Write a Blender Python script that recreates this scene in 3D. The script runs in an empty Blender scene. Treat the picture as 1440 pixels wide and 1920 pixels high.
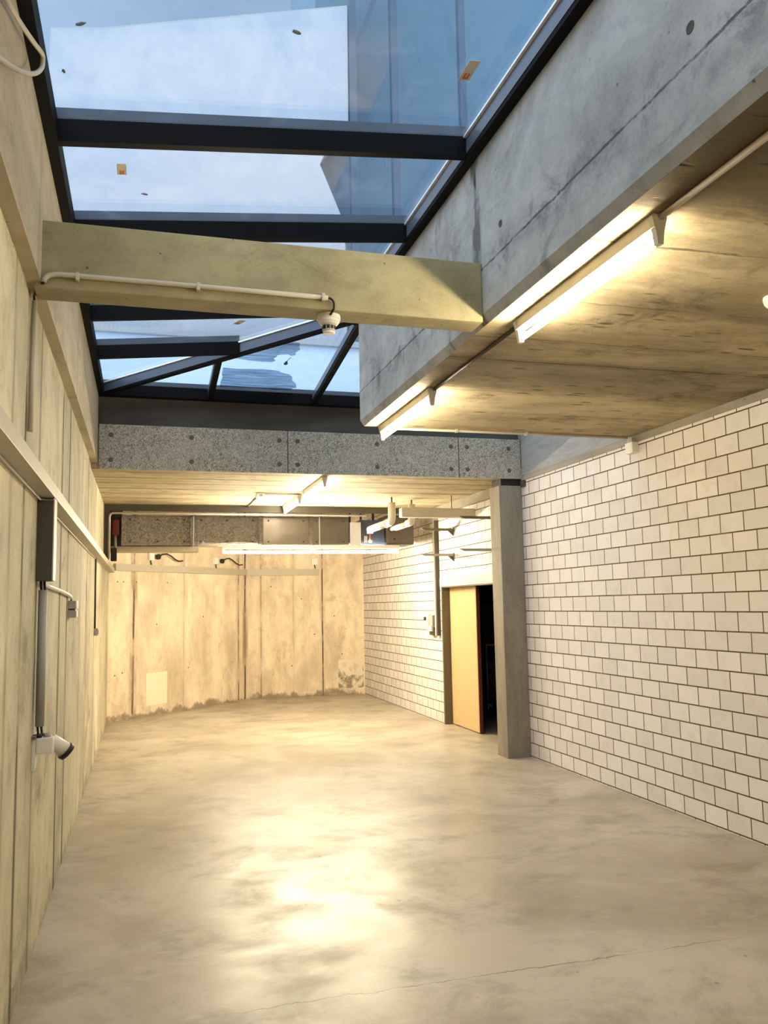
import bpy, bmesh, math, random
from mathutils import Vector, Matrix
random.seed(7)
C = bpy.context.scene.collection
S = bpy.context.scene

# ------------------------------------------------------------------ camera
cam = bpy.data.cameras.new('camera'); camo = bpy.data.objects.new('camera', cam); C.objects.link(camo)
YAW, PITCH, ROLL, FPX = math.radians(15.966), math.radians(6.288), math.radians(-1.109), 1580.0
fwd = Vector((math.sin(YAW)*math.cos(PITCH), math.cos(YAW)*math.cos(PITCH), math.sin(PITCH)))
rt = Vector((math.cos(YAW), -math.sin(YAW), 0)); up = rt.cross(fwd)
r2 = math.cos(ROLL)*rt + math.sin(ROLL)*up; u2 = -math.sin(ROLL)*rt + math.cos(ROLL)*up
camo.matrix_world = Matrix(((r2.x, u2.x, -fwd.x, 0), (r2.y, u2.y, -fwd.y, 0), (r2.z, u2.z, -fwd.z, 1.75), (0, 0, 0, 1)))
cam.sensor_fit = 'HORIZONTAL'; cam.sensor_width = 36; cam.lens = FPX/1440*36
cam.clip_start = 0.05; cam.clip_end = 200
S.camera = camo

# ------------------------------------------------------------------ exposure, sky
S.view_settings.view_transform = 'Standard'; S.view_settings.look = 'None'
S.view_settings.exposure = 0.2; S.view_settings.gamma = 1.0; S.view_settings.use_curve_mapping = False
SKY_GAIN = 1.07
TUBE = 180.0            # radiance of the fluorescent tubes
TUBE_DUCT = 500.0      # the pair under the duct
TUBE_FAR = 190.0       # the newer, stronger tubes of the far half
TUBE_COL = (1.0, 0.85, 0.60)

w = bpy.data.worlds.new('sky'); S.world = w; w.use_nodes = True
nt = w.node_tree; nt.nodes.clear()
tc = nt.nodes.new('ShaderNodeTexCoord'); sep = nt.nodes.new('ShaderNodeSeparateXYZ')
nt.links.new(tc.outputs['Generated'], sep.inputs[0])
mr = nt.nodes.new('ShaderNodeMapRange'); mr.interpolation_type = 'SMOOTHSTEP'
mr.inputs[1].default_value = -0.2; mr.inputs[2].default_value = 0.75
dv = nt.nodes.new('ShaderNodeVectorMath'); dv.operation = 'DOT_PRODUCT'; dv.inputs[1].default_value = (-0.8, -0.5, 0.45)
nt.links.new(tc.outputs['Generated'], dv.inputs[0]); nt.links.new(dv.outputs['Value'], mr.inputs[0])
mx = nt.nodes.new('ShaderNodeMix'); mx.data_type = 'RGBA'
mx.inputs[6].default_value = (0.27, 0.38, 0.54, 1); mx.inputs[7].default_value = (1.9, 2.1, 2.35, 1)
nt.links.new(mr.outputs[0], mx.inputs[0])
cn = nt.nodes.new('ShaderNodeTexNoise'); cn.inputs['Scale'].default_value = 1.6; cn.inputs['Detail'].default_value = 5
nt.links.new(tc.outputs['Generated'], cn.inputs['Vector'])
cm = nt.nodes.new('ShaderNodeMapRange'); cm.inputs[1].default_value = 0.4; cm.inputs[2].default_value = 0.7
cm.inputs[3].default_value = 0.85; cm.inputs[4].default_value = 1.25
nt.links.new(cn.outputs['Fac'], cm.inputs[0])
bg = nt.nodes.new('ShaderNodeBackground'); out = nt.nodes.new('ShaderNodeOutputWorld')
ml = nt.nodes.new('ShaderNodeMath'); ml.operation = 'MULTIPLY'; ml.inputs[1].default_value = SKY_GAIN
nt.links.new(cm.outputs[0], ml.inputs[0]); nt.links.new(ml.outputs[0], bg.inputs['Strength'])
nt.links.new(mx.outputs[2], bg.inputs['Color']); nt.links.new(bg.outputs[0], out.inputs[0])

# ------------------------------------------------------------------ node helpers
class NB:
    def __init__(s, name):
        s.m = bpy.data.materials.new(name); s.m.use_nodes = True; s.t = s.m.node_tree; s.t.nodes.clear()
        s.o = s.t.nodes.new('ShaderNodeOutputMaterial'); s.co = s.t.nodes.new('ShaderNodeTexCoord').outputs['Object']
        s.xyz = None
    def n(s, ty, **k):
        x = s.t.nodes.new(ty)
        for a, b in k.items(): setattr(x, a, b)
        return x
    def put(s, sock, v):
        if isinstance(v, bpy.types.NodeSocket): s.t.links.new(v, sock)
        elif v is not None:
            if sock.type == 'RGBA' and len(v) == 3: v = (*v, 1)
            sock.default_value = v
    def math(s, op, a, b=None, c=None, clamp=False):
        x = s.n('ShaderNodeMath', operation=op, use_clamp=clamp)
        for i, v in enumerate((a, b, c)):
            if v is not None: s.put(x.inputs[i], v)
        return x.outputs[0]
    def ax(s, i):
        if s.xyz is None:
            x = s.n('ShaderNodeSeparateXYZ'); s.put(x.inputs[0], s.co); s.xyz = x
        return s.xyz.outputs[i]
    def vec(s, sx, sy, sz, off=(0, 0, 0)):
        x = s.n('ShaderNodeMapping'); s.put(x.inputs['Vector'], s.co); x.inputs['Scale'].default_value = (sx, sy, sz); x.inputs['Location'].default_value = off
        return x.outputs[0]
    def noise(s, v, scale, detail=4, rough=.55, dist=0):
        x = s.n('ShaderNodeTexNoise'); s.put(x.inputs['Vector'], v); x.inputs['Scale'].default_value = scale
        x.inputs['Detail'].default_value = detail; x.inputs['Roughness'].default_value = rough; x.inputs['Distortion'].default_value = dist
        return x.outputs['Fac']
    def rng(s, v, a, b, c=0., d=1., smooth=True):
        x = s.n('ShaderNodeMapRange')
        if smooth: x.interpolation_type = 'SMOOTHSTEP'
        s.put(x.inputs[0], v)
        for i, q in enumerate((a, b, c, d)): s.put(x.inputs[i+1], q)
        return x.outputs[0]
    def mix(s, f, a, b, mode='MIX'):
        x = s.n('ShaderNodeMix', data_type='RGBA', blend_type=mode)
        s.put(x.inputs[0], f); s.put(x.inputs[6], a); s.put(x.inputs[7], b)
        return x.outputs[2]
    def line(s, coord, c, wd, soft=1.5):
        d = s.math('ABSOLUTE', s.math('SUBTRACT', coord, c))
        return s.rng(d, wd*.5, wd*.5*soft, 1., 0.)
    def bump(s, h, st=.3, dist=.01):
        x = s.n('ShaderNodeBump'); s.put(x.inputs['Height'], h); x.inputs['Strength'].default_value = st; x.inputs['Distance'].default_value = dist
        return x.outputs[0]
    def pbr(s, col, rough=.6, metal=0., normal=None, spec=.5, **k):
        b = s.n('ShaderNodeBsdfPrincipled')
        s.put(b.inputs['Base Color'], col); s.put(b.inputs['Roughness'], rough); s.put(b.inputs['Metallic'], metal)
        b.inputs['Specular IOR Level'].default_value = spec
        if normal is not None: s.put(b.inputs['Normal'], normal)
        for a, v in k.items(): s.put(b.inputs[a.replace('_', ' ')], v)
        s.t.links.new(b.outputs[0], s.o.inputs[0]); return s.m

def plain(name, col, rough=.55, metal=0., var=.08, spec=.4):
    b = NB(name); f = b.noise(b.co, 9, 3)
    lo = tuple(max(0, c*(1-var)) for c in col); hi = tuple(min(1, c*(1+var)) for c in col)
    return b.pbr(b.mix(f, lo, hi), rough, metal, spec=spec)

def concrete(name, base, dark, grain='z', joints=(), jaxis=1, hlines=(), pores=.6, stain=.5, rough=.8, streak=5, warp=.02, jw=.012, foot=None, zones=(), swirl=1., wide=None, dash=None):
    """shuttered concrete: boards run along one axis; joints at given coordinates of another axis, pour lines in height"""
    b = NB(name)
    st = {'z': (streak, streak, .8), 'x': (.8, streak, streak), 'y': (streak, .8, streak)}[grain]
    st2 = {'z': (2.2, 2.2, .7), 'x': (.7, 2.2, 2.2), 'y': (2.2, .7, 2.2)}[grain]
    if wide: st, st2 = wide
    lo = tuple(x*.55+y*.45 for x, y in zip(base, dark)); hi = tuple(min(1, c*1.18) for c in base)
    n1 = b.noise(b.vec(*st), 1.1, 7, .68, .5)                       # streaks along the boards
    n2 = b.noise(b.vec(*st2, (4.2, 1.1, 8.3)), 1.0, 8, .66, .9*swirl)     # broad cloudy mottling
    n3 = b.noise(b.co, 60, 5, .75)                                  # grain
    n5 = b.noise(b.vec(1, 1, 1, (2.7, 9.1, 5.5)), 5.5, 6, .72, .4)  # hand sized blotches
    f = b.math('ADD', b.math('MULTIPLY', n1, .38), b.math('MULTIPLY', n2, .62))
    col = b.mix(b.rng(f, .36, .62), lo, hi)
    col = b.mix(b.math('MULTIPLY', b.rng(n5, .52, .72), .45*stain), col, dark)
    blot = b.rng(b.noise(b.vec(*[1+.45*(q-1) for q in st2], (3.1, 7.7, 1.3)), 1.25, 8, .72, 1.6*swirl), .55, .70)
    col = b.mix(b.math('MULTIPLY', blot, min(1, stain*.85)), col, dark)
    thin = b.rng(b.noise(b.vec(*[q*3 for q in st], (1.7, 2.9, 6.1)), 1.0, 5, .7), .60, .74)
    col = b.mix(b.math('MULTIPLY', thin, .5*stain), col, dark)
    col = b.mix(b.math('MULTIPLY', b.rng(n3, .35, .75), .25), col, hi)
    # tone steps from board to board
    if joints:
        js = sorted(c for c, _ in joints); acc = None
        for i, c in enumerate(js):
            g = b.math('MULTIPLY', b.math('GREATER_THAN', b.ax(jaxis), c), random.choice((-.16, -.1, .1, .16))*(1 if i % 2 else -1))
            acc = g if acc is None else b.math('ADD', acc, g)
        acc = b.math('ADD', b.math('MULTIPLY', b.math('SINE', b.math('MULTIPLY', acc, 9.)), .5), .5)
        col = b.mix(b.math('MULTIPLY', acc, .28*stain), col, dark)
    for y0, y1, amt in zones:      # darker concrete and painted shade, as bands with a ragged border
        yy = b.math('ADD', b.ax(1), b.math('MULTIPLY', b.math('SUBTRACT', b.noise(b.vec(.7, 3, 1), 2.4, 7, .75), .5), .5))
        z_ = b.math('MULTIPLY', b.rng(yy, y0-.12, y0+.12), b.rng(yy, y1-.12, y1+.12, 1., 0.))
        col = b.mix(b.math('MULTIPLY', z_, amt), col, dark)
    vo = b.n('ShaderNodeTexVoronoi'); b.put(vo.inputs['Vector'], b.co); vo.inputs['Scale'].default_value = 9
    po = b.math('MULTIPLY', b.rng(vo.outputs['Distance'], .04, .075, 1., 0.), b.rng(n5, .48, .54))
    col = b.mix(b.math('MULTIPLY', po, pores), col, tuple(c*.3 for c in dark))
    if dash:                       # short pits left by the boards
        dv = b.n('ShaderNodeTexVoronoi'); b.put(dv.inputs['Vector'], b.vec(*dash)); dv.inputs['Scale'].default_value = 1.0
        da = b.math('MULTIPLY', b.rng(dv.outputs['Distance'], .12, .22, 1., 0.), b.rng(n2, .44, .56))
        col = b.mix(b.math('MULTIPLY', da, .75), col, tuple(c*.5 for c in dark)); po = b.math('ADD', po, da)
    h = b.math('ADD', b.math('MULTIPLY', n3, .4), b.math('MULTIPLY', n1, .9))
    wob = b.math('MULTIPLY', b.math('SUBTRACT', b.noise(b.co, 2.2, 4, .7), .5), warp)
    jc = b.math('ADD', b.ax(jaxis), wob)
    for c, s_ in joints:
        l = b.math('MULTIPLY', b.line(jc, c, jw), s_)
        l = b.math('MULTIPLY', l, b.rng(b.noise(b.co, 2.1, 4), .36, .55, .15, 1.))
        col = b.mix(l, col, tuple(x*.35 for x in dark)); h = b.math('SUBTRACT', h, l)
        l2 = b.math('MULTIPLY', b.math('MULTIPLY', b.line(jc, c, .06, 2.6), s_*.45), b.rng(n2, .4, .6)); col = b.mix(l2, col, dark)
    wob2 = b.math('MULTIPLY', b.math('SUBTRACT', b.noise(b.co, 5, 5, .75), .5), .03)
    zc = b.math('ADD', b.ax(2), wob2)
    for c, s_ in hlines:
        l = b.math('MULTIPLY', b.line(zc, c, .006, 3.), b.math('MULTIPLY', b.rng(n5, .38, .55, .25, 1.), s_)); col = b.mix(l, col, tuple(x*.3 for x in dark)); h = b.math('SUBTRACT', h, l)
        l2 = b.math('MULTIPLY', b.rng(b.math('ABSOLUTE', b.math('SUBTRACT', c, zc)), .0, .16, 1., 0.), b.rng(n5, .47, .66)); col = b.mix(b.math('MULTIPLY', l2, s_*.9), col, dark)
    if foot:                       # damp, dirty foot of a wall
        zz = b.math('SUBTRACT', b.ax(2), b.math('MULTIPLY', b.rng(b.noise(b.vec(1, 1, .5), 1.5, 5, .7), .35, .65), .16))
        fz = b.math('MULTIPLY', b.rng(zz, -.05, .02, 1., 0.), b.rng(n5, .3, .5, .4, 1.)); col = b.mix(b.math('MULTIPLY', fz, foot), col, tuple(c*.6 for c in dark))
    h = b.math('SUBTRACT', h, po)
    return b.pbr(col, rough, 0, b.bump(h, .45, .012), spec=.25)

# ------------------------------------------------------------------ materials
LJ = [(v, s) for v, s in ((1.2, .3), (2.6, .3), (3.71, .35), (4.11, .9), (4.66, .5), (5.93, 2.), (6.49, 1.5), (7.82, .35), (8.67, 1.), (10.06, .6), (11.26, .4), (12.6, .35))]
M = {}
M['left'] = concrete('board_concrete_left', (.58, .53, .385), (.15, .13, .08), 'z', LJ, 1, stain=.85, foot=.4, jw=.042, warp=.03, swirl=.35, wide=((3, 2.2, 1.5), (1.6, .9, 1.0)))
M['leftup'] = concrete('board_concrete_left_upper', (.44, .385, .28), (.20, .17, .115), 'y', ((3.9, .4), (6.2, .5)), 1, stain=.7)
M['far'] = concrete('board_concrete_far', (.74, .635, .47), (.33, .24, .145), 'z', ((-.15, 2.), (.69, .3), (1.76, .8), (1.9, 2.), (2.21, .5), (2.84, .3), (3.42, 1.)), 0, stain=.7, foot=.8, jw=.022, swirl=.35, wide=((3.2, 3.2, .8), (1.8, 1.8, .9)))
M['beam'] = concrete('smooth_concrete_beam', (.44, .445, .437), (.14, .145, .145), 'y', ((4.055, 3.), (4.5, .5)), 1, ((3.507, .85),), stain=.8, warp=.008, jw=.025, wide=((3, 2.2, 3), (1.6, 1.2, 1.8)))
M['cross'] = concrete('cross_beam_concrete', (.34, .295, .165), (.15, .125, .065), 'x', (), 1, stain=.7, swirl=.4, wide=((2, 3, 3), (1.4, 2, 2)))
M['soffit'] = concrete('board_concrete_soffit', (.50, .42, .27), (.09, .068, .036), 'x', ((1.55, .4), (2.95, .7), (3.62, .4), (4.22, .5), (4.62, .9), (5.35, .3), (5.95, .3)), 1, stain=1., streak=7, warp=.10, jw=.012, zones=((-.6, 2.66, .8), (4.6, 5.3, .5), (3.3, 3.75, .4)), swirl=.3, wide=((2.4, 8, 8), (1.1, 2.6, 2.6)), dash=(3.2, 13, 13))  # first zone paints shade past the near tube's end into the colour
M['soffitfar'] = concrete('rough_board_soffit', (.47, .40, .265), (.16, .125, .07), 'x', ((9.15, .7), (9.55, .8), (9.95, .7), (10.4, .9), (10.85, .7), (11.3, .8), (11.7, .6)), 1, stain=.9, warp=.05, jw=.03, swirl=.3, wide=((2.2, 7, 7), (1.2, 3, 3)), dash=(2.6, 11, 11))
M['pillar'] = concrete('pillar_concrete', (.25, .225, .18), (.12, .105, .08), 'z', (), 1, stain=.7)
M['curb'] = concrete('dark_concrete_curb', (.085, .08, .07), (.035, .033, .03), 'x', (), 1, stain=.6)
M['upwall'] = concrete('upper_concrete', (.34, .345, .35), (.18, .18, .18), 'y', (), 1, stain=.5)
M['trimc'] = concrete('mortar_band', (.30, .275, .225), (.17, .15, .12), 'y', (), 1, stain=.5)

def floor_mat():
    b = NB('polished_concrete_floor')
    n1 = b.noise(b.vec(1, 1, 1), .8, 7, .62, .8); n2 = b.noise(b.vec(1, 1.25, 1, (5, 2, 0)), 1.7, 8, .68, .35); n3 = b.noise(b.co, 48, 4, .7)
    n4 = b.noise(b.vec(1, 1.4, 1, (1, 8, 3)), 4.5, 8, .76, .25)
    col = b.mix(b.rng(n1, .36, .64), (.32, .275, .205), (.46, .41, .325))
    col = b.mix(b.math('MULTIPLY', b.rng(n2, .50, .66), .55), col, (.23, .19, .13))
    col = b.mix(b.math('MULTIPLY', b.rng(n4, .54, .70), .45), col, (.24, .20, .145))
    col = b.mix(b.math('MULTIPLY', b.rng(n4, .46, .32), .35), col, (.52, .475, .39))
    col = b.mix(b.math('MULTIPLY', b.rng(n3, .45, .8), .16), col, (.2, .17, .12))
    vo = b.n('ShaderNodeTexVoronoi'); b.put(vo.inputs['Vector'], b.co); vo.inputs['Scale'].default_value = 4.5
    sp = b.math('MULTIPLY', b.rng(vo.outputs['Distance'], .025, .06, 1., 0.), b.rng(n2, .5, .57)); col = b.mix(b.math('MULTIPLY', sp, .75), col, (.08, .06, .04))
    wob = b.math('ADD', b.math('MULTIPLY', b.math('SUBTRACT', b.noise(b.vec(1, .1, 1), 2.1, 5, .75), .5), .10), b.math('MULTIPLY', b.math('SUBTRACT', b.noise(b.vec(1, .1, 1), 16, 3, .7), .5), .04))
    cy = b.math('ADD', b.ax(1), wob)
    ck = b.line(cy, 3.92, .005, 2.2); ck = b.math('MULTIPLY', ck, b.rng(b.noise(b.co, 3, 2), .35, .5, .3, 1.))
    ck = b.math('MULTIPLY', ck, b.math('MULTIPLY', b.rng(b.ax(0), 3.1, 2.7, 0., 1.), b.rng(b.ax(0), .3, .6))); col = b.mix(b.math('MULTIPLY', ck, .85), col, (.06, .048, .035))
    rg = b.math('ADD', b.rng(n2, .35, .7, .28, .46), b.math('MULTIPLY', n4, .10))
    h = b.math('ADD', b.math('MULTIPLY', n1, .5), b.math('MULTIPLY', n4, .07)); h = b.math('SUBTRACT', h, b.math('MULTIPLY', ck, .3))
    return b.pbr(col, rg, 0, b.bump(h, .10, .02), spec=.55)
M['floor'] = floor_mat()

def brick_mat():
    b = NB('sand_lime_brick')
    y, z = b.ax(1), b.ax(2)
    cb = b.n('ShaderNodeCombineXYZ'); b.put(cb.inputs[0], b.math('ADD', y, 20*.264+.047)); b.put(cb.inputs[1], b.math('SUBTRACT', z, .012-.1487*2))
    br = b.n('ShaderNodeTexBrick', offset=.5, offset_frequency=2, squash=1., squash_frequency=2)
    b.put(br.inputs['Vector'], cb.outputs[0]); b.put(br.inputs['Scale'], 1.0); b.put(br.inputs['Mortar Size'], .0055); b.put(br.inputs['Mortar Smooth'], .12); b.put(br.inputs['Bias'], 0.)
    b.put(br.inputs['Brick Width'], .264); b.put(br.inputs['Row Height'], .1487)
    b.put(br.inputs['Color1'], (.78, .745, .72)); b.put(br.inputs['Color2'], (.68, .645, .62)); b.put(br.inputs['Mortar'], (.085, .052, .026))
    n = b.noise(b.co, 6, 5, .65); n3 = b.noise(b.co, 90, 2)
    col = b.mix(b.math('MULTIPLY', b.rng(n, .45, .75), .22), br.outputs['Color'], (.45, .39, .33))
    h = b.math('ADD', b.math('MULTIPLY', br.outputs['Fac'], -1.), b.math('MULTIPLY', n3, .12))
    return b.pbr(col, .75, 0, b.bump(h, .7, .006), spec=.25)
M['brick'] = brick_mat()

def woodwool():
    b = NB('wood_wool_board')
    n = b.noise(b.vec(1, 1, 1), 46, 6, .8, 2.); n2 = b.noise(b.co, 2.2, 4)
    col = b.mix(b.rng(n, .42, .56), (.12, .10, .07), (.56, .53, .455)); col = b.mix(b.math('MULTIPLY', b.rng(n2, .4, .7), .3), col, (.46, .44, .38))
    return b.pbr(col, .9, 0, b.bump(n, .5, .01), spec=.1)
M['woodwool'] = woodwool()

def foil():
    b = NB('crinkled_foil'); n = b.noise(b.vec(1, 1, 1), 55, 5, .75, .6); n2 = b.noise(b.vec(2, 3, 24), 3, 3)
    col = b.mix(b.rng(n, .35, .65), (.16, .14, .12), (.55, .51, .45))
    h = b.math('ADD', n, b.math('MULTIPLY', n2, .8))
    return b.pbr(col, .26, .9, b.bump(h, 1., .03))
M['foil'] = foil()
def foil2():
    b = NB('smooth_foil'); n = b.noise(b.vec(1, 1, 1), 5, 3)
    return b.pbr(b.mix(n, (.10, .088, .075), (.15, .13, .115)), .42, .7, b.bump(n, .3, .02))
M['foilsmooth'] = foil2()

M['darkmetal'] = plain('dark_bronze_metal', (.006, .006, .007), .6, 0, spec=.06)
M['cap'] = plain('aluminium_cap', (.06, .075, .10), .55, 0, spec=.2)
M['gasket'] = plain('bright_aluminium_strip', (.85, .87, .9), .3, .3)
M['barsheen'] = plain('painted_sky_sheen', (.10, .12, .17), .3, .2)  # sky light reflected on the bar sides, put into the colour
M['white'] = plain('white_plastic', (.78, .75, .68), .4)
M['pipe'] = plain('off_white_pipe', (.50, .46, .385), .4)
M['whitepaint'] = plain('white_enamel', (.74, .71, .64), .35)
M['beige'] = plain('beige_plastic', (.50, .455, .37), .5)
M['grey'] = plain('grey_plastic', (.34, .32, .29), .5)
M['greymetal'] = plain('galvanised_metal', (.45, .45, .44), .4, .5)
M['trunk'] = plain('grey_trunking', (.46, .415, .32), .5)
M['black'] = plain('black_plastic', (.012, .011, .011), .45)
M['rubber'] = plain('black_rubber', (.018, .018, .02), .6)
M['darksteel'] = plain('painted_void_shade', (.075, .065, .05), .5)
M['trunkshade'] = plain('painted_trunk_shade', (.06, .055, .042), .5)  # shade on the side turned to the viewer, put into the colour
M['jamb'] = plain('olive_brown_paint', (.13, .108, .07), .5)
M['door'] = plain('yellow_varnished_board', (.58, .43, .22), .45, var=.04)
M['dooredge'] = plain('dark_red_edge', (.12, .025, .012), .5)
M['blueunit'] = plain('navy_blue_enamel', (.035, .05, .095), .4)
M['paleblue'] = plain('pale_grey_sheet', (.60, .61, .66), .35, .3)
M['red'] = plain('red_enamel', (.14, .015, .01), .45)
M['orange'] = plain('orange_print', (.75, .16, .03), .6)
M['paper'] = plain('sticker_paper', (.62, .54, .44), .7)
M['leaf'] = plain('dry_leaf', (.07, .055, .05), .8)
M['dirt'] = plain('grey_dirt_film', (.10, .115, .135), .9)
M['bolt'] = plain('rusty_bolt', (.12, .10, .075), .6, .3)
def stained():
    b = NB('stained_plaster'); n = b.noise(b.co, 3.5, 6, .7, .4); z = b.rng(b.ax(2), .32, -.05)
    f = b.math('MULTIPLY', b.rng(n, .46, .6), z)
    return b.pbr(b.mix(b.math('MULTIPLY', f, .8), (.80, .70, .53), (.17, .13, .07)), .85, spec=.2)
M['plasterstain'] = stained()
M['plaster'] = plain('pale_plaster', (.82, .72, .55), .85)
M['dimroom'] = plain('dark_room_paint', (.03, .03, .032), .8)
def facade_mat():
    b = NB('white_render'); n = b.noise(b.vec(1, 1, 1), .45, 7, .65, .8); n2 = b.noise(b.vec(1, 1, .35, (3, 5, 2)), 1.5, 6, .7)
    col = b.mix(b.rng(n, .38, .62), (.40, .45, .53), (.50, .525, .57)); col = b.mix(b.math('MULTIPLY', b.rng(n2, .55, .75), .4), col, (.33, .39, .50))
    return b.pbr(col, .85, spec=.2)
M['facade'] = facade_mat()
M['facadegrey'] = plain('blue_grey_cladding', (.10, .19, .27), .6, var=.1)
M['facadepost'] = plain('blue_grey_steel', (.06, .10, .16), .5)
M['roofing'] = plain('grey_gravel_roof', (.42, .44, .46), .9)

def emit(name, col, st):
    b = NB(name); e = b.n('ShaderNodeEmission'); b.put(e.inputs[0], col); e.inputs[1].default_value = st
    b.t.links.new(e.outputs[0], b.o.inputs[0]); return b.m
M['tube'] = emit('lit_fluorescent_tube', TUBE_COL, TUBE)
M['tubefar'] = emit('lit_bright_fluorescent_tube', TUBE_COL, TUBE_FAR)
M['tubeduct'] = emit('lit_brightest_fluorescent_tube', TUBE_COL, TUBE_DUCT)

def glass():
    b = NB('skylight_glass')
    t = b.n('ShaderNodeBsdfTransparent'); b.put(t.inputs[0], (.90, .95, .98))
    g = b.n('ShaderNodeBsdfGlossy'); g.inputs['Roughness'].default_value = .02; b.put(g.inputs[0], (1, 1, 1))
    ge = b.n('ShaderNodeNewGeometry'); dp = b.n('ShaderNodeVectorMath', operation='DOT_PRODUCT'); b.put(dp.inputs[0], ge.outputs['Normal']); b.put(dp.inputs[1], ge.outputs['Incoming'])
    k = b.math('POWER', b.math('SUBTRACT', 1.0, b.math('ABSOLUTE', dp.outputs['Value'])), 5.0)
    fr = b.math('ADD', .03, b.math('MULTIPLY', k, .9))      # reflectance rises at grazing angles, same from both sides
    m1 = b.n('ShaderNodeMixShader'); b.put(m1.inputs[0], fr); b.put(m1.inputs[1], t.outputs[0]); b.put(m1.inputs[2], g.outputs[0])
    # dust lying on the pane
    d = b.n('ShaderNodeBsdfDiffuse'); b.put(d.inputs[0], (.35, .38, .42))
    tl = b.n('ShaderNodeBsdfTranslucent'); b.put(tl.inputs[0], (.55, .6, .66))
    a = b.n('ShaderNodeAddShader'); b.put(a.inputs[0], d.outputs[0]); b.put(a.inputs[1], tl.outputs[0])
    n = b.noise(b.vec(1, 1, 1), 3.2, 6, .7, .8); f = b.rng(n, .45, .8, .01, .06)
    m2 = b.n('ShaderNodeMixShader'); b.put(m2.inputs[0], f); b.put(m2.inputs[1], m1.outputs[0]); b.put(m2.inputs[2], a.outputs[0])
    b.t.links.new(m2.outputs[0], b.o.inputs[0]); return b.m
M['glass'] = glass()

# ------------------------------------------------------------------ mesh helpers
class MB:
    def __init__(s): s.bm = bmesh.new(); s.smooth = False
    def box(s, x0, x1, y0, y1, z0, z1, bev=0):
        r = bmesh.ops.create_cube(s.bm, size=1)
        vs = r['verts']
        for v in vs: v.co = Vector(((x0+x1)/2 + v.co.x*(x1-x0), (y0+y1)/2 + v.co.y*(y1-y0), (z0+z1)/2 + v.co.z*(z1-z0)))
        if bev:
            es = list({e for v in vs for e in v.link_edges})
            bmesh.ops.bevel(s.bm, geom=es, offset=bev, segments=2, affect='EDGES', profile=.6)
        return s
    def poly(s, pts, d):
        """prism: polygon pts extruded by vector d"""
        d = Vector(d); a = [s.bm.verts.new(Vector(p)) for p in pts]; b = [s.bm.verts.new(Vector(p)+d) for p in pts]; n = len(pts)
        s.bm.faces.new(a); s.bm.faces.new(b[::-1])
        for i in range(n): s.bm.faces.new((a[i], b[i], b[(i+1) % n], a[(i+1) % n]))
        bmesh.ops.recalc_face_normals(s.bm, faces=s.bm.faces[:])
        return s
    def tube(s, path, r, seg=12, cap=True):
        P_ = [Vector(p) for p in path]; rings = []
        up = None
        for i, p in enumerate(P_):
            t = (P_[min(i+1, len(P_)-1)] - P_[max(i-1, 0)]).normalized()
            if up is None:
                up = Vector((0, 0, 1)) if abs(t.z) < .9 else Vector((1, 0, 0))
            a = t.cross(up)
            if a.length < 1e-4: a = t.cross(Vector((1, 0, 0)))
            a.normalize(); b = a.cross(t).normalized(); up = b
            rr = r[i] if isinstance(r, (list, tuple)) else r
            rings.append([s.bm.verts.new(p + a*rr*math.cos(2*math.pi*k/seg) + b*rr*math.sin(2*math.pi*k/seg)) for k in range(seg)])
        for i in range(len(rings)-1):
            for k in range(seg):
                f = s.bm.faces.new((rings[i][k], rings[i][(k+1) % seg], rings[i+1][(k+1) % seg], rings[i+1][k])); f.smooth = True
        if cap:
            s.bm.faces.new(rings[0][::-1]); s.bm.faces.new(rings[-1])
        bmesh.ops.recalc_face_normals(s.bm, faces=s.bm.faces[:])
        return s
    def lathe(s, c, prof, seg=28, axis='z'):
        """prof: list of (radius, height) along axis from c"""
        c = Vector(c); rings = []
        for r, h in prof:
            ring = []
            for k in range(seg):
                a = 2*math.pi*k/seg; u, v = r*math.cos(a), r*math.sin(a)
                q = {'z': (u, v, h), 'y': (u, h, v), 'x': (h, u, v)}[axis]
                ring.append(s.bm.verts.new(c+Vector(q)))
            rings.append(ring)
        for i in range(len(rings)-1):
            for k in range(seg): s.bm.faces.new((rings[i][k], rings[i][(k+1) % seg], rings[i+1][(k+1) % seg], rings[i+1][k]))
        s.bm.faces.new(rings[0][::-1]); s.bm.faces.new(rings[-1])
        bmesh.ops.recalc_face_normals(s.bm, faces=s.bm.faces[:])
        return s
    def build(s, name, mat, parent=None, base=None, smooth=False):
        if base is None: base = parent.get('_base', (0, 0, 0)) if parent is not None else (0, 0, 0)
        base = Vector(base)
        for v in s.bm.verts: v.co -= base
        me = bpy.data.meshes.new(name); s.bm.to_mesh(me); s.bm.free()
        mat = M[mat] if isinstance(mat, str) else mat
        me.materials.append(mat)
        if smooth:
            for p in me.polygons: p.use_smooth = True
        o = bpy.data.objects.new(name, me); C.objects.link(o)
        if parent is not None: o.parent = parent
        else: o.location = base
        o['_base'] = tuple(base)
        return o

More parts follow.
